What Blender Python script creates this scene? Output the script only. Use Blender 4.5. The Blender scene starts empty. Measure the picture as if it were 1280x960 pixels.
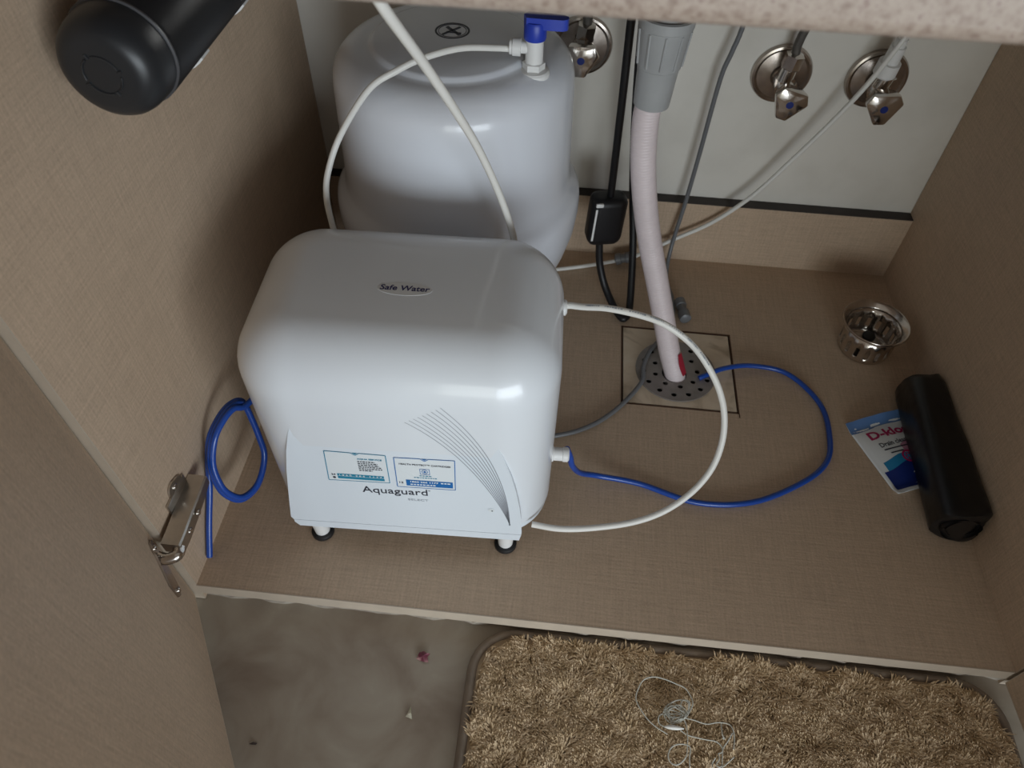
import bpy, bmesh, math, random
import numpy as np
from mathutils import Vector, Matrix, Euler

random.seed(7); np.random.seed(7)
SC = bpy.context.scene
COL = SC.collection
R = math.radians

# ------------------------------------------------------------------ camera
cd = bpy.data.cameras.new('camera'); cam = bpy.data.objects.new('camera', cd); COL.objects.link(cam)
cam.location = (0.35324, -0.29845, 0.74162)
cam.rotation_euler = (0.6934, -0.0205, 0.1008)
cd.sensor_fit = 'HORIZONTAL'; cd.sensor_width = 36.0; cd.lens = 910.99 / 1280 * 36.0
cd.clip_start = 0.01; cd.clip_end = 50
cd.dof.use_dof = True; cd.dof.focus_distance = 0.70; cd.dof.aperture_fstop = 10
SC.camera = cam

# ------------------------------------------------------------------ world, daylight, exposure
wd = bpy.data.worlds.new('world'); SC.world = wd; wd.use_nodes = True
bg = wd.node_tree.nodes['Background']; bg.inputs[0].default_value = (1.0, 0.92, 0.82, 1); bg.inputs[1].default_value = 0.24

def area(name, loc, aim, sx, sy, watts, col):
    l = bpy.data.lights.new(name, 'AREA'); l.shape = 'RECTANGLE'; l.size = sx; l.size_y = sy; l.energy = watts; l.color = col
    o = bpy.data.objects.new(name, l); COL.objects.link(o); o.location = loc
    o.rotation_euler = (Vector(aim) - Vector(loc)).to_track_quat('-Z', 'Y').to_euler()
    return o
area('balcony_door_light', (1.55, -2.05, 0.44), (0.35, 0.10, 0.25), 2.0, 0.92, 47, (0.84, 0.93, 1.0))
area('window_light', (0.36, -3.1, 0.62), (0.3, 0.0, 0.3), 0.60, 1.25, 9, (0.93, 1.0, 0.95))
SC.view_settings.view_transform = 'Standard'; SC.view_settings.look = 'None'
SC.view_settings.exposure = 0.0; SC.view_settings.gamma = 1.0; SC.view_settings.use_curve_mapping = False

# ------------------------------------------------------------------ materials
def srgb(r, g, b):
    f = lambda c: (c/255)/12.92 if c/255 <= .04045 else ((c/255+.055)/1.055)**2.4
    return (f(r), f(g), f(b), 1)

def mat(name, col, rough=.5, metal=0.0, spec=.5, coat=0.0, trans=0.0, noise=None, bump=None, alpha=None):
    """noise = (scale, amount) value mottling; bump = (scale, strength)"""
    m = bpy.data.materials.new(name); m.use_nodes = True
    nt = m.node_tree; b = nt.nodes['Principled BSDF']
    b.inputs['Base Color'].default_value = col; b.inputs['Roughness'].default_value = rough
    b.inputs['Metallic'].default_value = metal; b.inputs['Specular IOR Level'].default_value = spec
    b.inputs['Coat Weight'].default_value = coat; b.inputs['Coat Roughness'].default_value = .08
    b.inputs['Transmission Weight'].default_value = trans
    if noise or bump:
        tc = nt.nodes.new('ShaderNodeTexCoord')
    if noise:
        n = nt.nodes.new('ShaderNodeTexNoise'); n.inputs['Scale'].default_value = noise[0]; n.inputs['Detail'].default_value = 6
        nt.links.new(tc.outputs['Object'], n.inputs['Vector'])
        r = nt.nodes.new('ShaderNodeMapRange'); r.inputs[1].default_value = .25; r.inputs[2].default_value = .75
        r.inputs[3].default_value = 1-noise[1]; r.inputs[4].default_value = 1+noise[1]
        nt.links.new(n.outputs['Fac'], r.inputs[0])
        mx = nt.nodes.new('ShaderNodeVectorMath'); mx.operation = 'SCALE'; mx.inputs[0].default_value = col[:3]
        nt.links.new(r.outputs[0], mx.inputs['Scale']); nt.links.new(mx.outputs[0], b.inputs['Base Color'])
    if bump:
        n2 = nt.nodes.new('ShaderNodeTexNoise'); n2.inputs['Scale'].default_value = bump[0]; n2.inputs['Detail'].default_value = 4
        nt.links.new(tc.outputs['Object'], n2.inputs['Vector'])
        bp = nt.nodes.new('ShaderNodeBump'); bp.inputs['Strength'].default_value = bump[1]; bp.inputs['Distance'].default_value = .002
        nt.links.new(n2.outputs['Fac'], bp.inputs['Height']); nt.links.new(bp.outputs[0], b.inputs['Normal'])
    return m

def laminate(name, col, rough=.55):
    """woven linen laminate: noise stretched along each axis gives warp and weft threads"""
    m = bpy.data.materials.new(name); m.use_nodes = True; nt = m.node_tree; b = nt.nodes['Principled BSDF']
    tc = nt.nodes.new('ShaderNodeTexCoord'); outs = []
    for sc in ((22, 420, 420), (420, 22, 420), (420, 420, 22)):
        mp = nt.nodes.new('ShaderNodeMapping'); mp.inputs['Scale'].default_value = sc
        n = nt.nodes.new('ShaderNodeTexNoise'); n.inputs['Scale'].default_value = 1; n.inputs['Detail'].default_value = 3
        nt.links.new(tc.outputs['Object'], mp.inputs[0]); nt.links.new(mp.outputs[0], n.inputs['Vector']); outs.append(n.outputs['Fac'])
    a1 = nt.nodes.new('ShaderNodeMath'); a1.operation = 'ADD'; nt.links.new(outs[0], a1.inputs[0]); nt.links.new(outs[1], a1.inputs[1])
    a2 = nt.nodes.new('ShaderNodeMath'); a2.operation = 'ADD'; nt.links.new(a1.outputs[0], a2.inputs[0]); nt.links.new(outs[2], a2.inputs[1])
    big = nt.nodes.new('ShaderNodeTexNoise'); big.inputs['Scale'].default_value = 9; big.inputs['Detail'].default_value = 5
    nt.links.new(tc.outputs['Object'], big.inputs['Vector'])
    a3 = nt.nodes.new('ShaderNodeMath'); a3.operation = 'MULTIPLY_ADD'; a3.inputs[1].default_value = .35
    nt.links.new(big.outputs['Fac'], a3.inputs[0]); nt.links.new(a2.outputs[0], a3.inputs[2])
    r = nt.nodes.new('ShaderNodeMapRange'); r.inputs[1].default_value = 1.25; r.inputs[2].default_value = 2.1
    r.inputs[3].default_value = .84; r.inputs[4].default_value = 1.16
    nt.links.new(a3.outputs[0], r.inputs[0])
    mx = nt.nodes.new('ShaderNodeVectorMath'); mx.operation = 'SCALE'; mx.inputs[0].default_value = col[:3]
    nt.links.new(r.outputs[0], mx.inputs['Scale']); nt.links.new(mx.outputs[0], b.inputs['Base Color'])
    bp = nt.nodes.new('ShaderNodeBump'); bp.inputs['Strength'].default_value = .25; bp.inputs['Distance'].default_value = .0006
    nt.links.new(a2.outputs[0], bp.inputs['Height']); nt.links.new(bp.outputs[0], b.inputs['Normal'])
    b.inputs['Roughness'].default_value = rough; b.inputs['Specular IOR Level'].default_value = .3
    return m

def mix_noise(name, cols, scale, rough=.6, detail=8, bump=None, distort=0.0, spec=.4):
    m = bpy.data.materials.new(name); m.use_nodes = True; nt = m.node_tree; b = nt.nodes['Principled BSDF']
    tc = nt.nodes.new('ShaderNodeTexCoord'); n = nt.nodes.new('ShaderNodeTexNoise')
    n.inputs['Scale'].default_value = scale; n.inputs['Detail'].default_value = detail; n.inputs['Distortion'].default_value = distort
    nt.links.new(tc.outputs['Object'], n.inputs['Vector'])
    cr = nt.nodes.new('ShaderNodeValToRGB'); e = cr.color_ramp.elements
    for i, (p, c) in enumerate(cols):
        el = e[i] if i < 2 else e.new(p)
        el.position = p; el.color = c
    nt.links.new(n.outputs['Fac'], cr.inputs[0]); nt.links.new(cr.outputs[0], b.inputs['Base Color'])
    if bump:
        bp = nt.nodes.new('ShaderNodeBump'); bp.inputs['Strength'].default_value = bump; bp.inputs['Distance'].default_value = .002
        nt.links.new(n.outputs['Fac'], bp.inputs['Height']); nt.links.new(bp.outputs[0], b.inputs['Normal'])
    b.inputs['Roughness'].default_value = rough; b.inputs['Specular IOR Level'].default_value = spec
    return m

M = {}
M['laminate'] = laminate('linen_laminate', (.530, .402, .292, 1))
M['edge_band'] = mat('cream_edge_band', (.52, .44, .35, 1), .5, noise=(30, .08))
M['cement'] = mix_noise('cement', [(.35, (.50, .45, .38, 1)), (.65, (.25, .20, .16, 1))], 60, .9, bump=.6)
M['wall_paint'] = mix_noise('off_white_paint', [(.25, (.67, .64, .58, 1)), (.5, (.74, .71, .65, 1)), (.75, (.76, .73, .67, 1))], 14, .7)
M['dark_edge'] = mat('dark_board_edge', (.035, .027, .024, 1), .6, noise=(50, .3))
M['granite'] = mix_noise('speckled_granite', [(.3, (.27, .20, .165, 1)), (.46, (.37, .295, .245, 1)), (.62, (.43, .355, .30, 1)), (.75, (.29, .21, .18, 1))], 300, .35, detail=3)
M['floor'] = mix_noise('marbled_tile', [(.30, (.255, .20, .155, 1)), (.46, (.35, .295, .235, 1)), (.58, (.40, .35, .285, 1)), (.70, (.50, .45, .375, 1))], 12, .42, distort=.55)
M['white_gloss'] = mat('white_gloss_plastic', (.77, .81, .855, 1), .30, coat=.5)
M['white_panel'] = mat('white_satin_plastic', (.73, .79, .85, 1), .38)
M['tank_white'] = mat('tank_white_plastic', (.75, .78, .84, 1), .27, coat=.3)
M['tube_white'] = mat('white_tube_plastic', (.80, .79, .75, 1), .4)
M['white_plastic'] = mat('white_plastic', (.78, .78, .77, 1), .4)
M['tube_blue'] = mat('blue_tube_plastic', (.010, .065, .36, 1), .28, coat=.2)
M['valve_blue'] = mat('blue_plastic', (.015, .045, .42, 1), .4)
M['dot_blue'] = mat('blue_enamel', (.008, .022, .16, 1), .3)
M['hose'] = mat('pinkish_white_hose', (.73, .64, .655, 1), .45, noise=(40, .05))
M['coupling'] = mat('grey_translucent_plastic', (.36, .37, .375, 1), .35, noise=(40, .08))
M['red_mark'] = mat('red_mark', (.35, .02, .04, 1), .5)
M['black_rubber'] = mat('black_rubber', (.010, .010, .011, 1), .5)
M['black_cord'] = mat('black_cord', (.007, .007, .009, 1), .45)
M['black_can'] = mat('dark_grey_canister', (.018, .020, .023, 1), .38, noise=(30, .1))
M['black_body'] = mat('black_wrap', (.007, .008, .010, 1), .4)
M['grey_ring'] = mat('grey_ring', (.06, .06, .065, 1), .4)
M['black_film'] = mat('black_plastic_film', (.0045, .0045, .005, 1), .33, bump=(60, .35))
M['grey_tube'] = mat('grey_tube_plastic', (.16, .165, .175, 1), .35)
M['chrome'] = mat('worn_chrome', (.62, .58, .54, 1), .16, metal=1.0, noise=(45, .18))
M['chrome_dark'] = mat('dull_chrome', (.42, .37, .33, 1), .25, metal=1.0, noise=(60, .25))
M['steel'] = mat('nickel_steel', (.55, .52, .48, 1), .28, metal=1.0, noise=(80, .12))
M['inox'] = mat('stainless_steel', (.60, .55, .50, 1), .2, metal=1.0, noise=(120, .12))
M['braid'] = mat('dark_braided_hose', (.12, .11, .10, 1), .4, metal=.6, bump=(900, .6))
M['grate'] = mat('grey_cast_grate', (.27, .245, .23, 1), .45, metal=.3, noise=(60, .2))
M['stone_tile'] = mix_noise('beige_stone_tile', [(.3, (.50, .40, .29, 1)), (.48, (.70, .58, .44, 1)), (.7, (.76, .65, .51, 1))], 28, .6, distort=1.2)
M['burnt'] = mat('burnt_brown_edge', (.075, .033, .017, 1), .8)
M['pit'] = mat('drain_pit', (.004, .004, .004, 1), .9)
M['ink'] = mat('dark_ink', (.028, .032, .05, 1), .5)
M['ink_grey'] = mat('grey_ink', (.33, .36, .40, 1), .5)
M['ink_line'] = mat('arc_ink', (.30, .32, .36, 1), .5)
M['ink_navy'] = mat('navy_ink', (.02, .018, .11, 1), .5)
M['teal'] = mat('teal_print', (.01, .22, .36, 1), .4)
M['blue_print'] = mat('blue_print', (.012, .14, .42, 1), .4)
M['sticker'] = mat('sticker_white', (.74, .79, .82, 1), .4)
M['clear_sticker'] = mat('yellowed_clear_sticker', (.73, .745, .755, 1), .25)
M['print_white'] = mat('white_print', (.8, .84, .86, 1), .4)
M['print_pink'] = mat('magenta_print', (.42, .010, .10, 1), .4)
M['mat_base'] = mat('mat_backing', (.42, .31, .20, 1), .9, noise=(80, .2))
M['mat_tape'] = mat('mat_binding_tape', (.24, .19, .145, 1), .8, noise=(60, .15))
M['pile'] = mix_noise('shag_pile', [(.3, (.48, .345, .20, 1)), (.5, (.66, .50, .32, 1)), (.7, (.78, .62, .43, 1))], 90, 1.0, spec=.1)
M['thread'] = mat('grey_thread', (.60, .60, .54, 1), .9)
M['onion'] = mix_noise('onion_skin_purple', [(.4, (.17, .035, .065, 1)), (.62, (.45, .26, .25, 1))], 90, .5)
M['leaf'] = mix_noise('dry_leaf_scrap', [(.4, (.40, .40, .24, 1)), (.6, (.6, .56, .45, 1))], 200, .7)
M['crumb'] = mat('dark_crumb', (.05, .035, .03, 1), .8)
M['label_grey'] = mat('grey_label', (.30, .31, .34, 1), .5, noise=(300, .3))

# ------------------------------------------------------------------ mesh helpers
class G:
    """collects geometry for ONE part"""
    def __init__(s): s.v = []; s.f = []
    def add(s, v, f, T=None):
        n = len(s.v)
        if T is not None: v = [tuple(T @ Vector(p)) for p in v]
        s.v += [tuple(p) for p in v]; s.f += [tuple(i+n for i in q) for q in f]
        return s

def obj(name, g, m, parent=None, smooth=True, angle=35, inv=True):
    me = bpy.data.meshes.new(name); me.from_pydata(g.v, [], g.f); me.update()
    bm = bmesh.new(); bm.from_mesh(me); bmesh.ops.recalc_face_normals(bm, faces=bm.faces); bm.to_mesh(me); bm.free()
    if smooth:
        me.shade_smooth(); me.set_sharp_from_angle(angle=R(angle))
    me.materials.append(M[m] if isinstance(m, str) else m)
    o = bpy.data.objects.new(name, me); COL.objects.link(o)
    if parent is not None:
        o.parent = parent
        if inv:
            b = parent
            W = Matrix.Identity(4)
            chain = []
            while b is not None: chain.append(b); b = b.parent
            for b in reversed(chain): W = W @ b.matrix_parent_inverse @ Matrix.LocRotScale(b.location, b.rotation_euler, b.scale)
            o.matrix_parent_inverse = W.inverted()
    return o

def thing(name, label, cat, loc=(0, 0, 0), rz=0.0, group=None):
    o = bpy.data.objects.new(name, None); COL.objects.link(o); o.location = loc; o.rotation_euler = (0, 0, rz)
    o.empty_display_size = .02
    return tag(o, label, cat, group)

def tag(o, label=None, cat=None, group=None):
    if label: o['label'] = label
    if cat: o['category'] = cat
    if group: o['group'] = group
    return o

def struct(o): o['kind'] = 'structure'; return o

def box(x0, x1, y0, y1, z0, z1, bev=0.0, seg=2):
    bm = bmesh.new(); bmesh.ops.create_cube(bm, size=1.0)
    for v in bm.verts:
        v.co = Vector((x0 if v.co.x < 0 else x1, y0 if v.co.y < 0 else y1, z0 if v.co.z < 0 else z1))
    if bev > 0: bmesh.ops.bevel(bm, geom=bm.edges[:], offset=bev, segments=seg, affect='EDGES', profile=.5)
    bm.verts.index_update()
    v = [tuple(p.co) for p in bm.verts]; f = [tuple(q.index for q in fc.verts) for fc in bm.faces]; bm.free()
    return v, f

def loft(rings, cap0=True, cap1=True, closed=True):
    v = [tuple(p) for r in rings for p in r]; n = len(rings[0]); f = []
    for i in range(len(rings)-1):
        for j in range(n if closed else n-1):
            k = (j+1) % n; f.append((i*n+j, i*n+k, (i+1)*n+k, (i+1)*n+j))
    if cap0: f.append(tuple(range(n))[::-1])
    if cap1: f.append(tuple((len(rings)-1)*n+j for j in range(n)))
    return v, f

def lathe(prof, n=48, axis='z', o=(0, 0, 0), cap0=True, cap1=True, ang=None):
    rings = []
    for r, h in prof:
        ring = []
        for j in range(n):
            a = 2*math.pi*j/n; x, y = max(r, 1e-5)*math.cos(a), max(r, 1e-5)*math.sin(a)
            p = {'z': (x, y, h), 'y': (x, h, y), 'x': (h, x, y)}[axis]
            ring.append((p[0]+o[0], p[1]+o[1], p[2]+o[2]))
        rings.append(ring)
    return loft(rings, cap0, cap1)

def along(p0, p1):
    """matrix taking +z from p0 towards p1"""
    d = Vector(p1)-Vector(p0); q = d.to_track_quat('Z', 'Y')
    return Matrix.Translation(p0) @ q.to_matrix().to_4x4(), d.length

def smooth_path(pts, sub=6):
    P = [Vector(p) for p in pts]
    if len(P) < 3: return P
    out = []
    for i in range(len(P)-1):
        p1, p2 = P[i], P[i+1]; p0 = P[i-1] if i else 2*p1-p2; p3 = P[i+2] if i+2 < len(P) else 2*p2-p1
        for k in range(sub):
            t = k/sub
            out.append(.5*((2*p1)+(p2-p0)*t+(2*p0-5*p1+4*p2-p3)*t*t+(3*p1-p0-3*p2+p3)*t**3))
    out.append(P[-1]); return out

def tube(pts, r, n=12, sub=6, prof=None, step=None):
    P = smooth_path(pts, sub) if sub > 1 else [Vector(p) for p in pts]
    if step:                                    # resample evenly
        L = [0]
        for a, b in zip(P, P[1:]): L.append(L[-1]+(b-a).length)
        k = max(2, int(L[-1]/step)); Q = []; i = 0
        for s in range(k+1):
            d = L[-1]*s/k
            while i < len(L)-2 and L[i+1] < d: i += 1
            Q.append(P[i].lerp(P[i+1], (d-L[i])/max(L[i+1]-L[i], 1e-9)))
        P = Q
    rings = []; t0 = (P[1]-P[0]).normalized(); nrm = t0.orthogonal().normalized(); s = 0
    for i, p in enumerate(P):
        t = (P[min(i+1, len(P)-1)]-P[max(i-1, 0)]).normalized()
        nrm = (nrm-t*nrm.dot(t)).normalized(); bn = t.cross(nrm)
        if i: s += (p-P[i-1]).length
        rr = r if prof is None else prof(s)
        rings.append([p+rr*(math.cos(2*math.pi*j/n)*nrm+math.sin(2*math.pi*j/n)*bn) for j in range(n)])
    return loft(rings)

def rrect(w, d, r, n=10, cx=0, cy=0):
    """rounded rectangle outline, half sizes w,d"""
    r = max(min(r, w, d), 1e-4); pts = []
    for q, (sx, sy) in enumerate(((1, 1), (-1, 1), (-1, -1), (1, -1))):
        for k in range(n+1):
            a = math.pi/2*(q+k/n)
            pts.append((cx+sx*(w-r)+r*math.cos(a), cy+sy*(d-r)+r*math.sin(a)))
    return pts

def rounded_box(w, d, z0, z1, rv, rt, rb=0.0, n=10, m=9, cx=0, cy=0):
    rings = []
    lev = []
    if rb > 0:
        for k in range(m): a = math.pi/2*k/m; lev.append((rb*(1-math.sin(a)), z0+rb*(1-math.cos(a))))
    else: lev.append((0, z0))
    lev.append((0, z0+rb))
    for k in range(m+1): a = math.pi/2*k/m; lev.append((rt*(1-math.cos(a)), z1-rt+rt*math.sin(a)))
    for ins, z in lev: rings.append([(x, y, z) for x, y in rrect(w-ins, d-ins, rv-ins*.98, n, cx, cy)])
    return loft(rings)

def prism(out, a0, a1, plane='xy'):
    f3 = {'xy': lambda p, h: (p[0], p[1], h), 'xz': lambda p, h: (p[0], h, p[1]), 'yz': lambda p, h: (h, p[0], p[1])}[plane]
    return loft([[f3(p, a0) for p in out], [f3(p, a1) for p in out]])

def curve_fill(outlines, depth):
    """2D outlines with holes, extruded by depth (mesh in xy, z 0..depth)"""
    c = bpy.data.curves.new('outline', 'CURVE'); c.dimensions = '2D'; c.fill_mode = 'BOTH'; c.extrude = depth/2
    for o in outlines:
        s = c.splines.new('POLY'); s.points.add(len(o)-1); s.use_cyclic_u = True
        for p, q in zip(s.points, o): p.co = (q[0], q[1], 0, 1)
    return curve_to_geo(c, depth/2)

def curve_to_geo(c, lift=0.0):
    t = bpy.data.objects.new('temporary', c); COL.objects.link(t)
    dg = bpy.context.evaluated_depsgraph_get(); me = bpy.data.meshes.new_from_object(t.evaluated_get(dg))
    v = [(p.co.x, p.co.y, p.co.z+lift) for p in me.vertices]; f = [tuple(p.vertices) for p in me.polygons]
    bpy.data.objects.remove(t); bpy.data.curves.remove(c); bpy.data.meshes.remove(me)
    return v, f

def text2d(s, width=None, height=None, bold=0.0, spacing=1.0, shear=0.0):
    """lettering as flat geometry, centred, scaled to width x height"""
    c = bpy.data.curves.new('lettering', 'FONT'); c.body = s; c.size = 1; c.offset = bold; c.space_character = spacing; c.shear = shear
    c.resolution_u = 3
    v, f = curve_to_geo(c)
    xs = [p[0] for p in v]; ys = [p[1] for p in v]
    w0, h0 = max(xs)-min(xs), max(ys)-min(ys)
    sx = width/w0 if width else None; sy = height/h0 if height else None
    sx = sx or sy; sy = sy or sx
    mx, my = (max(xs)+min(xs))/2, (max(ys)+min(ys))/2
    return [((p[0]-mx)*sx, (p[1]-my)*sy) for p in v], f

def circ(r, n=32, cx=0, cy=0): return [(cx+r*math.cos(2*math.pi*k/n), cy+r*math.sin(2*math.pi*k/n)) for k in range(n)]

W, D, YB = 0.85, 0.5976, 0.6156       # cabinet width, depth to the back board, back wall
ZF = -0.035                            # kitchen floor

# ================================================================== structure
struct(obj('wall_back', G().add(*box(-.6, 1.6, YB, YB+.1, ZF, 1.5)), 'wall_paint', smooth=False))
struct(obj('floor', G().add(*box(-2.0, 3.2, -3.4, YB, ZF-.03, ZF)), 'floor', smooth=False))
g = G(); rings = []
for i in range(60):
    x = -.018+i*(W+.036)/59; w = .0025*math.sin(i*1.7)+.0015*math.sin(i*4.1)
    rings.append([(x, .004+w*.5, ZF), (x, .0015+w, ZF+.017), (x, .02, ZF+.017), (x, .02, ZF)])
g.add(*loft(rings)); struct(obj('trim_1', g, 'cement'))

# ================================================================== cabinet
cab = thing('sink_cabinet', 'beige linen-textured base cabinet under the sink with its doors open', 'cabinet', (W/2, D/2, ZF))
# floor panel with a square cut-out for the drain
hx0, hx1, hy0, hy1 = .4500, .6030, .3005, .4420
g = G().add(*curve_fill([[(0, 0), (W, 0), (W, YB-.001), (0, YB-.001)], [(hx0, hy0), (hx1, hy0), (hx1, hy1), (hx0, hy1)]], .018), Matrix.Translation((0, 0, -.018)))
bp_ = obj('bottom_panel', g, 'laminate', cab, smooth=False)
obj('edge_band', G().add(*box(0, W, -.0012, 0, -.018, 0.0002)), 'edge_band', bp_, smooth=False)
g = G()
for (a, b, c, d) in ((hx0, hx1, hy0, hy0+.0018), (hx0, hx1, hy1-.0018, hy1), (hx0, hx0+.0018, hy0, hy1), (hx1-.0018, hx1, hy0, hy1),
                     (hx0-.0002, hx0+.0012, hy0-.008, hy0), (hx1-.001, hx1+.0004, hy0-.006, hy0)):
    g.add(*box(a, b, c, d, -.010, .0003))
obj('saw_cut', g, 'burnt', bp_, smooth=False)
for s in (-1, 1):
    x0, x1 = (-.018, 0) if s < 0 else (W, W+.018)
    sp = obj('side_panel', G().add(*box(x0, x1, 0, YB-.001, ZF+.002, .6195)), 'laminate', cab, smooth=False)
    obj('edge_band', G().add(*box(x0, x1, -.0012, 0, ZF+.002, .6195)), 'edge_band', sp, smooth=False)
bk = obj('back_board', G().add(*box(0, W, D, YB-.0005, 0, .1035)), 'laminate', cab, smooth=False)
obj('dark_top_edge', G().add(*box(0, W, D, YB-.0005, .1035, .1048)), 'dark_edge', bk, smooth=False)

def door(o, ang, L, side):
    T = Matrix.Translation(o) @ Matrix.Rotation(ang, 4, 'Z')
    dr = obj('door', G().add(*box(.0012, L-.0012, 0, .018*side, -.019, .600), T=T), 'laminate', cab, smooth=False)
    g = G().add(*box(0, .0012, 0, .018*side, -.019, .600), T=T).add(*box(L-.0012, L, 0, .018*side, -.019, .600), T=T)
    g.add(*box(0, L, 0, .018*side, -.0202, -.019), T=T).add(*box(0, L, 0, .018*side, .600, .6012), T=T)
    obj('edge_band', g, 'edge_band', dr, smooth=False)
    return T
TL = door((-.0070, -.0035, 0), math.atan2(-.847, .532), .42, -1)
TR = door((.8487, -.0045, 0), math.atan2(-.998, .06), .40, 1)

# hinge on the left panel: wing plate, arm, cup flange on the door
hg = obj('hinge', G().add(*box(.0002, .0032, .022, .060, .086, .124, .001)), 'steel', cab)
wing = []
def stadium(cy, cz, w, h, n=8):
    return [(cy+(w*math.cos(a)), cz+h*(1 if math.sin(a) >= 0 else -1)+w*math.sin(a)) for a in [2*math.pi*k/(2*n) for k in range(2*n)]]
g = G().add(*prism(stadium(.041, .105, .0085, .022), .0004, .0026, 'yz')).add(*prism(stadium(.047, .105, .010, .018), .0006, .0024, 'yz'))
obj('mounting_plate', g, 'steel', hg)
# arm: U-shaped channel, cranked towards the door
path = [(.0105, .068, .105), (.0125, .045, .105), (.0140, .020, .105), (.0150, .004, .105), (.0150, -.010, .105)]
g = G(); rings = []
for (x, y, z), hw in zip(path, (.0065, .0080, .0085, .0085, .0080)):
    rings.append([(x-.010, y, z-hw), (x+.0075, y, z-hw), (x+.009, y, z-hw+.0015), (x+.009, y, z+hw-.0015), (x+.0075, y, z+hw), (x-.010, y, z+hw)])
g.add(*loft(rings)); obj('hinge_arm', g, 'steel', hg)
g = G().add(*tube([(.020, -.008, .105), (.021, -.0155, .1045), (.0125, -.0205, .104), (.0040, -.0195, .104)], .0058, 12, 4))
obj('hinge_knuckle', g, 'chrome', hg)
for (x, y, z) in ((.0032, .043, .128), (.0245, .030, .1055), (.0240, .010, .105), (.0032, .045, .083)):
    T, _ = along((x-.001, y, z), (x+.004, y, z))
    g = G().add(*lathe([(.0034, 0), (.0034, .0012), (.0026, .0020), (.0005, .0022)], 14), T=T)
    obj('screw', g, 'chrome', hg)
g = G().add(*prism([(.010, .122), (.017, .127), (.023, .122), (.0235, .115), (.042, .085), (.042, .060), (.036, .052), (.028, .052), (.024, .060), (.010, .100)], .0002, .0022, 'xz'), T=TL)
obj('cup_flange', g, 'chrome_dark', hg)
for (s, z) in ((.0175, .118), (.034, .060)):
    g = G().add(*lathe([(.0030, 0.0020), (.0030, .0032), (.0022, .0042), (.0004, .0044)], 12, 'y', (s, 0, z)), T=TL)
    obj('screw', g, 'chrome', hg)

# ================================================================== countertop
prof = [(-.022, .628)] + [(-.022+.008*(1-math.cos(R(10*k))), .628-.008*math.sin(R(10*k))) for k in range(1, 10)] + [(YB-.001, .620), (YB-.001, .664), (-.012, .664), (-.022, .654)]
g = G().add(*prism(prof, -.25, 1.25, 'yz'))
tag(obj('countertop', g, 'granite', angle=20), 'speckled cream stone counter edge running along the top of the picture', 'countertop')

bwl = []
for ins, z in ((0, .6195), (.002, .512), (.010, .490), (.028, .479), (.05, .475)):
    bwl.append([(x, y, z) for x, y in rrect(.310-ins, .090-ins, max(.06-ins, .010), 8, .40, .397)])
obj('sink_bowl', G().add(*loft(bwl, cap0=False)), 'inox', bpy.data.objects['countertop'])  # unseen bowl added above the drain hose, set low to shade the tank top

# ================================================================== water purifier
pur = thing('water_purifier', 'white rounded box water purifier reading Aquaguard, standing on the cabinet floor', 'purifier', (.2165, .18, 0), R(2))
FY = -.1075
def front_y(x, z):
    body = FY
    if z > .242: body = FY+.055-math.sqrt(max(.055**2-(z-.242)**2, 0))
    if abs(x) > .087: body += .06-math.sqrt(max(.06**2-(abs(x)-.087)**2, 0))
    return min(body, -.1115+(z-.032)/.168*.0045)
P0 = dict(parent=pur, inv=False)
obj('body', G().add(*rounded_box(.147, .1038, .045, .297, .06, .055, n=14, m=14, cy=-.0037)), 'white_gloss', **P0)
obj('base_tray', G().add(*rounded_box(.1455, .1023, .033, .0448, .058, .001, .002, n=14, m=3, cy=-.0037)), 'white_panel', **P0)
sideL = [(-.124, .0452), (-.1262, .050), (-.1225, .075), (-.1176, .106), (-.1120, .140), (-.1056, .1715), (-.0985, .198), (-.090, .222)]
sideR = [(.1195, .0452), (.1198, .050), (.1187, .075), (.1160, .100), (.1120, .127), (.1070, .152), (.0985, .184), (.088, .212)]
o_ = sideL + sideR[::-1]
yf = lambda z: -.1115+(z-.032)/.168*.0045
g = G().add(*loft([[(x, yf(z), z) for x, z in o_], [(x*.985, max(yf(z)+.016, -.093), z) for x, z in o_]]))
obj('front_panel', g, 'white_panel', angle=25, **P0)
lo = [(-.124, .0446), (-.124, .040), (-.1195, .0330), (.1175, .0330), (.1195, .0446)]
g = G().add(*loft([[(x, yf(z), z) for x, z in lo], [(x*.985, -.092, z) for x, z in lo]]))
obj('front_lip', g, 'white_panel', angle=25, **P0)
# legs with rubber feet
for sx in (-1, 1):
    for fy in (-.1005, .072):
        lx = .1025*sx
        g = G().add(*lathe([(.0105, .034), (.0092, .024), (.0082, .006)], 20, o=(lx, fy, 0)))
        g.add(*prism([(lx-sx*.004, .034), (lx+sx*.017, .034), (lx+sx*.007, .018), (lx-sx*.002, .018)], fy-.0012, fy+.0012, 'xz'))
        lg = obj('leg', g, 'white_plastic', **P0)
        obj('rubber_foot', G().add(*lathe([(.0105, .0002), (.0124, .0016), (.0126, .005), (.0118, .0068), (.0083, .0068)], 24, o=(lx, fy, 0))), 'black_rubber', parent=lg, inv=False)

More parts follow.
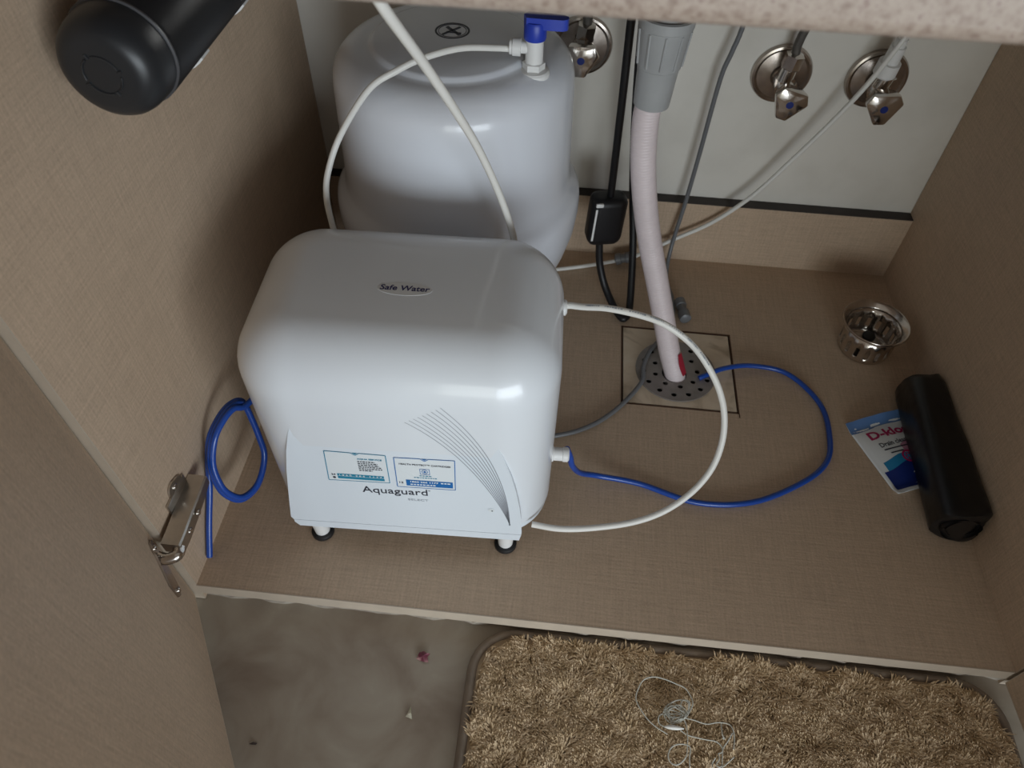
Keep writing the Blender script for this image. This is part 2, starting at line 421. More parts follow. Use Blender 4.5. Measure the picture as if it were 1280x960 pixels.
def surf_geo(v2, f, cx, cz, lift, rot=0.0):
    c, s = math.cos(rot), math.sin(rot); out = []
    for x, z in v2:
        X, Z = cx+x*c-z*s, cz+x*s+z*c; out.append((X, front_y(X, Z)-lift, Z))
    return out, f
def strip_geo(poly, w, lift, w1=None):
    """ribbon along a polyline on the purifier front"""
    v = []; f = []; n = len(poly)
    for i, (x, z) in enumerate(poly):
        a, b = poly[max(i-1, 0)], poly[min(i+1, n-1)]; dx, dz = b[0]-a[0], b[1]-a[1]; l = math.hypot(dx, dz) or 1
        ww = w if w1 is None else w+(w1-w)*i/(n-1)
        for s in (-1, 1):
            X, Z = x-dz/l*ww/2*s, z+dx/l*ww/2*s; v.append((X, front_y(X, Z)-lift, Z))
        if i: f.append((2*i-2, 2*i-1, 2*i+1, 2*i))
    return v, f
def rect_geo(x0, x1, z0, z1, lift): return surf_geo([(x0, z0), (x1, z0), (x1, z1), (x0, z1)], [(0, 1, 2, 3)], 0, 0, lift)
# sweeping arcs on the right
def bez(p0, p1, p2, p3, n=36):
    return [tuple((1-t)**3*a+3*(1-t)**2*t*b+3*(1-t)*t*t*c+t**3*d for a, b, c, d in zip(p0, p1, p2, p3)) for t in [k/n for k in range(n+1)]]
g = G()
for k in range(9):
    q = k/8; L = lambda a, b: (a[0]+(b[0]-a[0])*q, a[1]+(b[1]-a[1])*q)
    p0, p1, p2, p3 = L((.0114, .2282), (.0442, .2511)), L((.052, .198), (.074, .219)), L((.090, .130), (.1045, .150)), L((.1074, .064), (.1068, .0630))
    g.add(*strip_geo(bez(p0, p1, p2, p3), .00055, .0002, .0011))
obj('printed_arcs', g, 'ink_line', smooth=False, **P0)
# stickers
def sticker(c4, mframe):
    (x0, z0), (x1, z1), (x2, z2), (x3, z3) = c4          # TL TR BR BL
    g = G().add(*surf_geo([(x3, z3), (x2, z2), (x1, z1), (x0, z0)], [(0, 1, 2, 3)], 0, 0, .0003))
    st = obj('sticker', g, 'sticker', smooth=False, **P0)
    mx, mz = (x0+x1)/2, (z0+z1)/2
    g = G()
    for a, b in (((x1, z1), (x2, z2)), ((x2, z2), (x3, z3)), ((x3, z3), (x0, z0)), ((x0, z0), (mx-.004, mz)), ((mx-.004, mz), (mx, mz-.0035)), ((mx, mz-.0035), (mx+.004, mz)), ((mx+.004, mz), (x1, z1))):
        g.add(*strip_geo([a, b], .0008, .0005))
    g.add(*surf_geo([(mx-.0028, mz+.0003), (mx, mz-.0022), (mx+.0028, mz+.0003)], [(0, 1, 2)], 0, 0, .0005))
    obj('frame_line', g, mframe, st, smooth=False, inv=False)
    return st
s1 = sticker([(-.0693, .1757), (-.0116, .1742), (-.0119, .1287), (-.0722, .1275)], 'teal')
g = G().add(*surf_geo(*text2d('AQUA SERVICE', .0235, .0028, .03), -.0276, .1660, .0006)); obj('header_lettering', g, 'teal', s1, smooth=False, inv=False)
g = G()
for r_ in range(6):
    x = -.0395; z = .1618-.0029*r_; k = 0
    xe = -.0395 + (.0165, .019, .020, .0225, .0225, .013)[r_]
    while x < xe:
        w = random.uniform(.0012, .0034); g.add(*rect_geo(x, min(x+w, xe), z-.0007, z+.0007, .0006)); x += w+.0007
obj('text_lines', g, 'ink', s1, smooth=False, inv=False)
g = G().add(*rect_geo(-.0625, -.0168, .1357, .1395, .0005)).add(*rect_geo(-.0625, -.0166, .1312, .1350, .0005)); obj('teal_bar', g, 'teal', s1, smooth=False, inv=False)
g = G().add(*surf_geo(*text2d('1 8 6 0   2 6 6   1 1 7 7', .042, .0025, .02), -.0395, .1376, .0007))
obj('bar_lettering', g, 'print_white', s1, smooth=False, inv=False)
g = G().add(*surf_geo(circ(.0016, 14), [tuple(range(14))], -.0660, .1326, .0006)).add(*surf_geo(*text2d('24', .0042, .0026, .02), -.0662, .1377, .0006))
obj('small_mark', g, 'ink', s1, smooth=False, inv=False)
s2 = sticker([(-.0040, .1722), (.0534, .1732), (.0523, .1236), (-.0048, .1236)], 'blue_print')
g = G().add(*surf_geo(*text2d('HEALTH PROTECT\u2122 CARTRIDGES', .049, .0026, .02), .0246, .1628, .0006)); obj('header_lettering', g, 'ink', s2, smooth=False, inv=False)
g = G()
for a, b in (((.0195, .1563), (.0285, .1563)), ((.0285, .1563), (.0285, .1475)), ((.0285, .1475), (.0195, .1475)), ((.0195, .1475), (.0195, .1563))): g.add(*strip_geo([a, b], .0005, .0006))
g.add(*strip_geo([(.0240+.0027*math.cos(R(a)), .1520+.0032*math.sin(R(a))) for a in range(0, 361, 20)], .0006, .0006))
g.add(*surf_geo([(-.0012, -.0012), (.0012, -.0012), (.0012, .0007), (0, .0016), (-.0012, .0007)], [(0, 1, 2, 3, 4)], .024, .1518, .0006))
obj('seal_icon', g, 'blue_print', s2, smooth=False, inv=False)
g = G()
for z, xa, xb in ((.1448, .0185, .0300), (.1415, .0130, .0350)):
    x = xa
    while x < xb:
        w = random.uniform(.001, .003); g.add(*rect_geo(x, min(x+w, xb), z-.0006, z+.0006, .0006)); x += w+.0007
obj('text_lines', g, 'teal', s2, smooth=False, inv=False)
obj('blue_bar', G().add(*rect_geo(.0045, .0502, .1265, .1368, .0005)), 'blue_print', s2, smooth=False, inv=False)
g = G().add(*surf_geo(*text2d('1860 266 1177', .0275, .0028, .03), .0225, .1341, .0007))
for z, xa, xb in ((.1341, .0385, .0485), (.1295, .0085, .0335)):
    x = xa
    while x < xb:
        w = random.uniform(.0012, .003); g.add(*rect_geo(x, min(x+w, xb), z-.0009, z+.0009, .0007)); x += w+.0008
obj('bar_lettering', g, 'print_white', s2, smooth=False, inv=False)
g = G().add(*surf_geo(*text2d('12', .004, .003, .02), -.0002, .1315, .0006)); obj('small_mark', g, 'ink', s2, smooth=False, inv=False)
# brand lettering
g = G().add(*surf_geo(*text2d('Aquaguard', .0655, .0140, .004, 1.0), -.0085, .1130, .0004, R(.8)))
g.add(*surf_geo(*text2d('\u00ae', .0022, .0022), .0262, .1190, .0004)); obj('lettering', g, 'ink', smooth=False, **P0)
g = G().add(*surf_geo(*text2d('SELECT', .0205, .0032, 0), .0140, .1008, .0004)); obj('model_lettering', g, 'ink_grey', smooth=False, **P0)
g = G().add(*surf_geo(circ(.0035, 20), [tuple(range(20))], .0880, .0905, .0004)); rr = obj('screw_cover', g, 'sticker', smooth=False, **P0)
g = G().add(*surf_geo(circ(.0009, 12), [tuple(range(12))], .0886, .0899, .0006)); obj('screw_hole', g, 'ink', rr, smooth=False, inv=False)
# oval sticker on top
el = [(.0030+.0245*math.cos(2*math.pi*k/40), -.0125+.0080*math.sin(2*math.pi*k/40)) for k in range(40)]
ts = obj('top_sticker', G().add(*prism(el, .2969, .2973)), 'clear_sticker', smooth=False, **P0)
v2, f2 = text2d('Safe Water', .0445, .0068, .02, shear=.12)
g = G().add([(x+.0030, y-.0115, .2975) for x, y in v2], f2); obj('top_lettering', g, 'ink_navy', ts, smooth=False, inv=False)
# drain elbow on the right-hand side
g = G().add(*lathe([(.0085, .144), (.0085, .148), (.0072, .149), (.0072, .158), (.0080, .1585), (.0080, .1635), (.0062, .165)], 20, 'x', (0, -.0410, .098)))
obj('drain_connector', g, 'white_plastic', **P0)
g = G().add(*lathe([(.0080, .145), (.0080, .149), (.0060, .1505)], 18, 'x', (0, .0360, .2395)))
obj('inlet_collar', g, 'white_plastic', **P0)

# ================================================================== storage tank
TX, TY = .222, .460
tank = thing('storage_tank', 'large white round pressure tank with blue-handled valve behind the purifier', 'tank', (TX, TY, 0))
prof = [(.088, .0003), (.104, .001), (.107, .010), (.104, .030), (.112, .060), (.125, .092), (.139, .130), (.1465, .160), (.1490, .185), (.1490, .200), (.1475, .209), (.1430, .2155), (.1380, .2200), (.1352, .2270), (.1343, .240), (.1332, .270), (.1322, .305), (.1312, .340)]
for k in range(1, 10):
    a = math.pi/2*k/10; prof.append((.0962+.0345*math.cos(a), .3470+.0335*math.sin(a)))
prof += [(.0955, .3806), (.0900, .3809), (.0875, .3822), (.0855, .3845), (.0820, .3856), (.03, .3868), (0, .387)]
obj('tank_body', G().add(*lathe(prof, 96, o=(TX, TY, 0), cap1=False)), 'tank_white', tank, angle=50)
g = G(); lx, ly = .2195, .471
g.add(*curve_fill([circ(.0185, 40), circ(.0165, 40)], .0006), Matrix.Translation((lx, ly, .3866)))
g.add(*curve_fill([circ(.0150, 40), circ(.0144, 40)], .0006), Matrix.Translation((lx, ly, .3866)))
for x0, y0, x1, y1, w in ((-.009, -.010, .007, .009, .0028), (-.007, .008, .009, -.009, .0036), (-.006, -.004, .010, -.005, .002)):
    d = Vector((x1-x0, y1-y0)).normalized(); n_ = Vector((-d.y, d.x))*w/2
    g.add(*prism([(x0+n_.x, y0+n_.y), (x1+n_.x, y1+n_.y), (x1-n_.x, y1-n_.y), (x0-n_.x, y0-n_.y)][::-1], .3866, .3874), Matrix.Translation((lx, ly, 0)))
obj('warning_emblem', g, 'ink', tank, smooth=False)
VX, VY, VZ = .3105, .4145, .3725
vf = obj('valve', G().add(*lathe([(.0165, -.002), (.0165, .006), (.0150, .008), (.0100, .009)], 32, o=(VX, VY, VZ))).add(*lathe([(.0115, .008), (.0115, .015), (.0095, .016)], 6, o=(VX, VY, VZ)))
         .add(*lathe([(.0090, .015), (.0088, .038), (.0105, .040)], 24, o=(VX, VY, VZ)))
         .add(*lathe([(.0058, -.004), (.0058, -.013), (.0085, -.0135), (.0085, -.0215), (.0072, -.022), (.0072, -.0245), (.0045, -.025)], 22, 'x', (VX, VY, VZ+.029))), 'white_plastic', tank)
hnd = G().add(*lathe([(.0108, .0385), (.0112, .040), (.0112, .053), (.0098, .0555), (.0, .0557)], 28, o=(VX, VY, VZ)))
lev = [(-.008, -.0075), (.010, -.0072), (.027, -.0060), (.031, -.0035), (.032, 0), (.031, .0035), (.027, .0060), (.010, .0072), (-.008, .0075), (-.0115, 0)]
c5, s5 = math.cos(R(-4)), math.sin(R(-4))
hnd.add(*loft([[(VX+x*c5-y*s5, VY+x*s5+y*c5, z+VZ) for x, y in lev] for z in (.0500, .0605)]))
obj('blue_handle', hnd, 'valve_blue', vf)

# ================================================================== black canister
CX, CZ = .0478, .5003
can = thing('filter_canister', 'black cylindrical filter housing mounted along the left cabinet panel', 'filter', (CX, .2, CZ))
obj('housing_body', G().add(*lathe([(.0360, .1615), (.0370, .164), (.0370, .430), (.034, .434), (0, .434)], 64, 'y', (CX, 0, CZ))), 'black_body', can)
cp = G().add(*lathe([(0, .1290), (.0215, .1292), (.0265, .1305), (.0305, .1340), (.0333, .1390), (.0347, .1450), (.0352, .152), (.0354, .160)], 64, 'y', (CX, 0, CZ), cap0=False))
ec = obj('end_cap', cp, 'black_can', can, angle=60)
obj('seam_ring', G().add(*lathe([(.0358, .1590), (.0368, .1595), (.0368, .1610), (.0360, .1615)], 64, 'y', (CX, 0, CZ))), 'grey_ring', can)
g = G()
for a0, a1 in ((20, 105), (125, 200), (215, 290), (305, 365)):
    g.add(*tube([(CX+.0125*math.cos(R(a)), .1289, CZ+.0125*math.sin(R(a))) for a in range(a0, a1, 6)], .0007, 8, 2))
for a in (15, 115, 208, 298):
    g.add(*tube([(CX+.0118*math.cos(R(a)), .1289, CZ+.0118*math.sin(R(a))), (CX+.0150*math.cos(R(a)), .1290, CZ+.0150*math.sin(R(a)))], .0009, 8, 1))
obj('embossed_ring', g, 'black_can', ec)
for y0 in (.2085, .300):        # white clips that hold the housing to the panel
    ring_o = [(CX+.0386*math.cos(R(a)), CZ+.0386*math.sin(R(a))) for a in range(70, 321, 8)]
    ring_i = [(CX+.0371*math.cos(R(a)), CZ+.0371*math.sin(R(a))) for a in range(70, 321, 8)]
    g = G(); v = []; f = []
    for i, (p, q) in enumerate(zip(ring_o, ring_i)):
        v += [(p[0], y0, p[1]), (p[0], y0+.014, p[1]), (q[0], y0+.014, q[1]), (q[0], y0, q[1])]
        if i:
            b = 4*i; a = b-4
            for k in range(4): f.append((a+k, a+(k+1) % 4, b+(k+1) % 4, b+k))
    f += [(0, 1, 2, 3), (len(v)-1, len(v)-2, len(v)-3, len(v)-4)]
    g.add(v, f).add(*box(.0002, .0095, y0, y0+.014, CZ-.012, CZ+.012))
    obj('wall_clip', g, 'white_plastic', can)
v = []; f = []
for i, a in enumerate(range(-25, 8, 3)):
    for y in (.285, .345): v.append((CX+.0372*math.cos(R(a)), y, CZ+.0372*math.sin(R(a))))
    if i: f.append((2*i-2, 2*i-1, 2*i+1, 2*i))
obj('paper_label', G().add(v, f), 'label_grey', can)

# ================================================================== tubes
def tube_thing(name, pts, r, m, label, cat='tube', **k):
    return tag(obj(name, G().add(*tube(pts, r, **k)), m), label, cat)
tube_thing('water_tube', [(.243, .088, .6195), (.2427, .0890, .60), (.2445, .095, .5765), (.2538, .16, .5074), (.2659, .205, .4489), (.2788, .24, .3936), (.293, .27, .3291), (.3039, .2935, .267), (.309, .301, .22), (.310, .300, .15)], .0035, 'tube_white',
           'thick white tube slanting down across the tank front to behind the purifier')
tube_thing('water_tube', [(.2875, .4145, .3990), (.2734, .408, .4020), (.2418, .385, .4105), (.2104, .365, .4090), (.1855, .352, .4010), (.1585, .343, .3848), (.1255, .336, .3383), (.1108, .322, .3042), (.107, .314, .2803), (.1090, .308, .2542), (.115, .302, .20), (.12, .298, .14)], .0032, 'tube_white',
           'thin white tube arching left from the blue-handled tank valve', sub=8)
tube_thing('water_tube', [(.3600, .2215, .2395), (.3675, .2205, .2435), (.3815, .2165, .2470), (.4041, .21, .2541), (.4346, .205, .2536), (.4579, .2, .2496), (.4832, .195, .2349), (.5009, .185, .2208), (.5188, .175, .1966), (.5308, .165, .169), (.5344, .15, .1425), (.5296, .135, .1129), (.5136, .12, .0874), (.4874, .105, .0685), (.4556, .095, .056), (.4142, .088, .0481), (.3803, .084, .0467), (.350, .086, .0467)], .0033, 'tube_white',
           'white printed tube looping out from the right side of the purifier')
wt = bpy.data.objects['water_tube.002']; g = G()
pp = smooth_path([(.3815, .2165, .2470), (.4041, .21, .2541), (.4346, .205, .2536), (.4579, .2, .2496), (.4832, .195, .2349), (.5009, .185, .2208), (.5188, .175, .1966)], 12)
for k in range(2, len(pp)-2):
    if k % 9 in (0, 1): continue
    d = (pp[k+1]-pp[k-1]).normalized(); up = Vector((0, -.35, .94)); up = (up-d*up.dot(d)).normalized(); sd = d.cross(up)
    c = pp[k]+up*.00335; w_, l_ = random.uniform(.0004, .0009), random.uniform(.0005, .0012)
    g.add([c-d*l_-sd*w_, c+d*l_-sd*w_, c+d*l_+sd*w_, c-d*l_+sd*w_], [(0, 1, 2, 3)])
obj('printed_marks', g, 'ink_grey', wt, smooth=False)
t_e = [(.7222, .5775, .374), (.7230, .5755, .386), (.7225, .570, .394), (.7205, .566, .386), (.7165, .5635, .371), (.7105, .563, .3529), (.6982, .569, .3086), (.679, .577, .2572), (.6491, .583, .1952), (.6135, .585, .1334), (.5696, .585, .0835), (.5183, .582, .0484), (.4747, .5755, .022), (.4577, .5745, .0130), (.4405, .5745, .006), (.398, .5601, .0045), (.3596, .5479, .0045), (.3343, .5405, .0045)]
tube_thing('water_tube', t_e, .0030, 'tube_white', 'long white tube dropping from the rightmost tap to the floor behind the hose')
g = G(); T, L_ = along((.4690, .5755, .0175), (.4380, .5745, .0085))
g.add(*lathe([(.0032, 0), (.0075, .001), (.0085, .004), (.0085, .015), (.0070, .016), (.0070, .022), (.0088, .023), (.0088, L_-.002), (.0032, L_)], 20), T=T)
tag(obj('tube_connector', g, 'grey_tube'), 'small grey connector on the white tube between black cord and hose', 'connector')
tube_thing('drain_tube', [(.3800, .1520, .0985), (.3850, .1545, .080), (.3890, .158, .058), (.4000, .168, .030), (.423, .178, .012), (.473, .1775, .0042), (.5379, .1596, .0040), (.6034, .1671, .0040), (.6635, .1992, .0040), (.699, .232, .0040), (.7110, .2710, .0040), (.7082, .3265, .0040), (.6736, .3734, .0045), (.6265, .3807, .007), (.588, .3704, .0085), (.5605, .3560, .0060), (.5530, .3525, .0040)], .0034, 'tube_blue',
           'blue tube looping over the cabinet floor from purifier to drain grate')
COIL = [(.0590,.2000,.118),(.0530,.1830,.1240),(.0460,.1640,.1290),(.0373,.1447,.1301),(.0307,.1358,.1367),(.0245,.1217,.1346),(.0191,.1039,.1254),
 (.016,.0876,.1014),(.0212,.0778,.0766),(.0277,.0779,.0592),(.0348,.0842,.047),(.0423,.0998,.0436),(.0463,.1156,.0508),(.0476,.1302,.0654),(.0446,.1375,.0851),(.0404,.1439,.1066),(.0348,.1485,.129),(.0277,.1391,.1361),(.0212,.124,.1339),(.0156,.1052,.1241),
 (.0125,.0879,.0989),(.0179,.0775,.0727),(.0248,.0776,.0544),(.0322,.0842,.0413),(.0401,.1008,.0376),(.0443,.1175,.0451),(.0458,.1331,.0607),(.0425,.1408,.0816),(.0381,.1474,.1043),(.0322,.1523,.1281),(.0248,.1423,.1355),(.0179,.1264,.1331),(.012,.1065,.1228),
 (.0060,.0960,.0957),(.0050,.0789,.0665),(.0048,.0532,.0366),(.0048,.0300,.0062)]
tube_thing('tube_coil', COIL, .0034, 'tube_blue', 'coiled blue tube leaning between left cabinet panel and purifier', 'tube')
tube_thing('grey_tube', [(.5445, .592, .6195), (.5440, .590, .45), (.5424, .590, .3643), (.5373, .590, .3291), (.5315, .590, .2937), (.5289, .590, .1926), (.5255, .587, .1163), (.5190, .577, .0465), (.5160, .558, .0150), (.5170, .535, .0050), (.5240, .500, .0040), (.5200, .450, .0040), (.5010, .412, .0065), (.4880, .390, .0085), (.4790, .362, .0078), (.4766, .3357, .0050), (.4514, .2961, .0040), (.4233, .2656, .0040), (.3938, .2458, .0040), (.3600, .2330, .0040)], .0030, 'grey_tube',
           'thin grey tube hanging on the wall and running over the grate', 'tube')
g = G(); T, L_ = along((.5330, .4960, .0085), (.5405, .4560, .0085))
g.add(*lathe([(.0040, 0), (.0078, .001), (.0078, .012), (.0064, .013), (.0064, .024), (.0082, .025), (.0082, L_-.002), (.0045, L_)], 20), T=T)
tag(obj('tube_coupler', g, 'grey_tube'), 'grey plastic coupler lying right behind the pinkish drain hose', 'connector')

# ================================================================== drain hose with coupling
HO = thing('drain_hose', 'pinkish white ribbed drain hose going into the floor grate', 'hose', (.5203, .357, 0))
hp = [(.4305, .4000, .3900), (.4300, .4, .3665), (.4289, .4, .3419), (.4337, .399, .296), (.4434, .398, .2461), (.4573, .394, .1938), (.475, .387, .1392), (.4935, .376, .083), (.5091, .366, .0353), (.5215, .3575, .0035), (.5225, .357, -.012)]
obj('ribbed_hose', G().add(*tube(hp, .0138, 24, 8, prof=lambda s: .0138+.00022*math.sin(s*2*math.pi/.0034), step=.0008)), 'hose', HO, angle=80)
g = G(); T, L_ = along((.4315, .4000, .3600), (.4325, .4000, .4500))
g.add(*lathe([(.0140, 0), (.0180, .0005), (.0188, .012), (.0198, .034), (.0205, .040), (.0215, .041), (.0235, .062), (.0252, .078), (.0262, .079), (.0266, .088), (.0235, .0885), (.0215, .080)], 40, cap1=False), T=T)
for k in range(10):
    a = 2*math.pi*k/10
    g.add(*tube([(.0222*math.cos(a), .0222*math.sin(a), .044), (.0250*math.cos(a), .0250*math.sin(a), .077)], .0012, 6, 1), T=T)
obj('coupling', g, 'coupling', HO)
g = G().add(*lathe([(.0195, .440), (.0195, .4735)], 32, o=(.4325, .400, 0)))
obj('tailpiece', g, 'coupling', HO)
g = G(); v = []; f = []
for i in range(10):
    t = i/9; c = Vector((.5091, .366, .0353)).lerp(Vector((.5212, .3577, .0050)), t)
    for a in (-.85-.15*math.sin(3*t), -.60, -.30):
        v.append(tuple(c+Vector((math.cos(a), math.sin(a), .36*math.cos(a)-.25*math.sin(a)))*.0146))
    if i: f += [(3*i-3, 3*i-2, 3*i+1, 3*i), (3*i-2, 3*i-1, 3*i+2, 3*i+1)]
obj('red_mark', g.add(v, f), 'red_mark', HO)

# drain tile and grate
gx, gy = .5232, .3650
o4 = [(hx0+.0032, hy0+.0032), (hx1-.0030, hy0+.0036), (hx1-.0034, hy1-.0032), (hx0+.0030, hy1-.0028)]
tile = obj('drain_tile', G().add(*curve_fill([o4, circ(.047, 48, gx, gy)], .012), Matrix.Translation((0, 0, -.0121))), 'stone_tile', smooth=False)
tag(tile, 'square beige stone tile set into the cabinet floor around the grate', 'tile')
gr = thing('drain_grate', 'round grey perforated drain grate with the hose through it', 'grate', (gx, gy, 0))
holes = [circ(.0165, 32, gx-.002, gy-.006)]
for k in range(14): a = 2*math.pi*(k+.3)/14; holes.append(circ(.0036, 14, gx+.0435*math.cos(a), gy+.0435*math.sin(a)))
for k in range(9): a = 2*math.pi*k/9; holes.append(circ(.0034, 14, gx+.0290*math.cos(a), gy+.0290*math.sin(a)))
obj('grate_plate', G().add(*curve_fill([circ(.0535, 64, gx, gy)]+holes, .0022), Matrix.Translation((0, 0, .0001))), 'grate', gr, angle=20)
obj('drain_well', G().add(*lathe([(.0465, .0000), (.0465, -.0165), (0, -.0165)], 40, o=(gx, gy, 0), cap0=False)), 'pit', gr)

# ================================================================== power cord
pc = thing('power_cord', 'black power cord with a boxy black adapter hanging beside the tank', 'cord', (.4508, .443, 0))
obj('cord', G().add(*tube([(.4040, .500, .6195), (.4050, .5, .50), (.4064, .5, .4031), (.4076, .5, .3588), (.4096, .5, .2925), (.4125, .505, .1831), (.4125, .507, .170)], .0048, 12, 6)), 'black_cord', pc)
obj('cord', G().add(*tube([(.4080, .510, .1000), (.4073, .510, .0894), (.4115, .5055, .0565), (.4211, .496, .0284), (.4335, .480, .0105), (.4420, .464, .0066), (.4510, .4505, .0062), (.4585, .460, .0066), (.4608, .478, .0120), (.4585, .505, .0480), (.4535, .528, .0930), (.4440, .542, .156), (.4320, .548, .258), (.4250, .552, .345), (.4210, .552, .44), (.420, .552, .6195)], .0053, 12, 6)), 'black_cord', pc)
T = Matrix.Translation((.4105, .508, .1350)) @ Matrix.Rotation(R(2), 4, 'Y') @ Matrix.Rotation(R(14), 4, 'Z')
ad = obj('adapter', G().add(*rounded_box(.0245, .0165, -.0420, .0370, .012, .010, .018, n=6, m=6), T=T), 'black_cord', pc, angle=60)
obj('white_stripe', G().add(*box(-.0205, -.0180, -.0172, -.0160, -.025, .026), T=T), 'white_plastic', ad, smooth=False)
obj('white_chip', G().add(*box(-.0210, -.0110, -.0172, -.0140, .0290, .0345, .001), T=T), 'white_plastic', ad)

# ================================================================== wall taps
def tri(Rr, y, cx, cz, rot, k=17):
    """truncated triangle: k = half angle of each blunt corner in degrees"""
    P = []
    for c in range(3):
        for d in (-k, k): P.append((Rr*math.cos(rot+c*2*math.pi/3+R(d)), Rr*math.sin(rot+c*2*math.pi/3+R(d))))
    out = []
    for a, b in zip(P, P[1:]+P[:1]):
        for t in (.06, .5, .94): out.append((cx+a[0]+(b[0]-a[0])*t, y, cz+a[1]+(b[1]-a[1])*t))
    return out
def wall_tap(cx, cz, hx, hz, rot, label, kind):
    t = thing('wall_tap', label, 'tap', (cx, YB, cz), 0, 'angle taps on the back wall')
    fl = G().add(*lathe([(.0370, YB-.0003), (.0370, YB-.003), (.0355, YB-.0058), (.0330, YB-.0066), (.0300, YB-.0050), (.0140, YB-.0075), (.0130, YB-.012)], 64, 'y', (cx, 0, cz)))
    obj('escutcheon', fl, 'chrome_dark', t, angle=30)
    b = G(); T, L_ = along((cx, YB-.005, cz), (hx, YB-.038, hz+(cz-hz)*.25))
    b.add(*lathe([(.0118, 0), (.0118, .012), (.0135, .0125), (.0135, L_-.008), (.0105, L_-.006), (.0095, L_)], 28), T=T)
    up = Vector((cx+(-.004 if kind == 3 else -.001), YB-.026 if kind != 3 else YB-.030, cz+.004)); top = up+Vector((.004, 0, .030 if kind != 3 else .017))
    T2, L2 = along(up, top); b.add(*lathe([(.0098, 0), (.0098, .016), (.0118, .0165)], 24), T=T2)
    if kind != 3: b.add(*lathe([(.0120, .0165), (.0120, L2+.002), (.0080, L2+.004)], 6), T=T2)
    obj('tap_body', b, 'chrome', t, angle=30)
    h = []
    for y, rr, k in ((YB-.030, .0105, 30), (YB-.036, .0130, 29), (YB-.048, .0190, 22), (YB-.058, .0218, 18), (YB-.0630, .0222, 17), (YB-.0645, .0215, 17), (YB-.0662, .0170, 18), (YB-.0664, .006, 22)):
        h.append(tri(rr, y, hx, hz, rot, k))
    hd = obj('tap_handle', G().add(*loft(h)), 'chrome', t, angle=24)
    obj('blue_dot', G().add(*lathe([(.0046, YB-.0660), (.0044, YB-.0668), (0, YB-.0669)], 20, 'y', (hx, 0, hz), cap1=False)), 'dot_blue', hd)
    return t, top
t1, p1 = wall_tap(.3585, .3140, .3577, .3250, R(-90), 'chrome wall tap half hidden behind the tank blue valve', 1)
obj('flexible_hose', G().add(*tube([p1, (p1.x, p1.y, .38), (p1.x, p1.y-.003, .45), (p1.x+.004, p1.y-.006, .6195)], .0058, 12, 4)), 'braid', t1)
t2, p2 = wall_tap(.6090, .2952, .6125, .2890, R(15), 'chrome wall tap with dark braided hose, between grey tube and rightmost tap', 2)
obj('flexible_hose', G().add(*tube([p2, (p2.x-.001, p2.y, .345), (p2.x+.004, p2.y, .372), (p2.x+.02, p2.y-.005, .45), (p2.x+.03, p2.y-.01, .6195)], .0052, 12, 4)), 'braid', t2)
t3, p3 = wall_tap(.7248, .2968, .7226, .2916, R(35), 'rightmost chrome wall tap with a white plastic tube connector', 3)
T, L_ = along((.7190, .584, .3170), (.7225, .577, .3790))
obj('tube_adapter', G().add(*lathe([(.0120, 0), (.0135, .002), (.0130, .017), (.0095, .0175), (.0088, .037), (.0068, .0375), (.0066, .046), (.0054, .0465), (.0050, L_-.004), (.0034, L_-.002)], 24), T=T), 'white_plastic', t3)

# ================================================================== sink strainer
sx_, sy_ = .7860, .4390
st = thing('sink_strainer', 'stainless steel slotted strainer basket standing in the right back corner', 'strainer', (sx_, sy_, 0))
g = G(); N = 80; rows = [(.0310, .0010), (.0338, .0030), (.0345, .0060), (.0350, .0120), (.0353, .0270), (.0358, .0430)]
v = []; f = []
for r_, z in rows:
    for j in range(N): a = 2*math.pi*j/N; v.append((sx_+r_*math.cos(a), sy_+r_*math.sin(a), z))
def slot(j): return j % 5 in (1, 2)
for i in range(len(rows)-1):
    for j in range(N):
        if i == 3 and slot(j): continue
        k = (j+1) % N; f.append((i*N+j, i*N+k, (i+1)*N+k, (i+1)*N+j))
f.append(tuple(range(N))[::-1])
g.add(v, f)
g.add(*lathe([(.0358, .0430), (.0385, .0450), (.0420, .0475), (.0437, .0490), (.0442, .0505), (.0436, .0518), (.0422, .0518), (.0405, .0500), (.0362, .0455), (.0350, .0430)], N, o=(sx_, sy_, 0), cap0=False, cap1=False))
bas = obj('basket', g, 'inox', st, angle=50)
sm = bas.modifiers.new('wall', 'SOLIDIFY'); sm.thickness = .0007; sm.offset = -1
obj('centre_knob', G().add(*lathe([(.0065, .0020), (.0050, .010), (.0050, .020), (.0085, .022), (.0085, .026), (.0040, .028)], 24, o=(sx_, sy_, 0))), 'black_rubber', st)

# ================================================================== black bag roll
bx = .8240
ys = [.1455, .1463, .150, .163, .19, .215, .24, .265, .29, .315, .338, .3495, .3520]
bag = thing('bag_roll', 'flattened roll of black plastic bags lying along the right panel', 'bag', (bx, .25, 0))
g = G(); N = 40; rings = []
for i, y in enumerate(ys):
    ring = []; e = 1.0 if 2 <= i <= len(ys)-3 else (.93 if i in (1, len(ys)-2) else .80)
    fr = (y-.146)/.206; cx = .8240+.0040*fr
    for j in range(N):
        a = 2*math.pi*j/N; ca, sa = math.cos(a), math.sin(a)
        p = 4.0
        rx, rz = (.0268-.0035*fr)*e, .0288*e
        q = (abs(ca)**p+abs(sa)**p)**(-1/p)
        wob = 1+.020*math.sin(3*a+y*26)+.014*math.sin(7*a-y*70)+.010*math.sin(11*a+i*1.9)
        x = cx+rx*q*ca*wob; z = .0296+rz*q*sa*wob
        ring.append((min(x, W-.0008), y+.004*math.sin(a*2+1)*(1 if i < 2 or i > len(ys)-3 else .2), max(z, .0006)))
    rings.append(ring)
obj('roll', G().add(*loft(rings)), 'black_film', bag, angle=50)
g = G()   # spiral of loose film layers at the near end
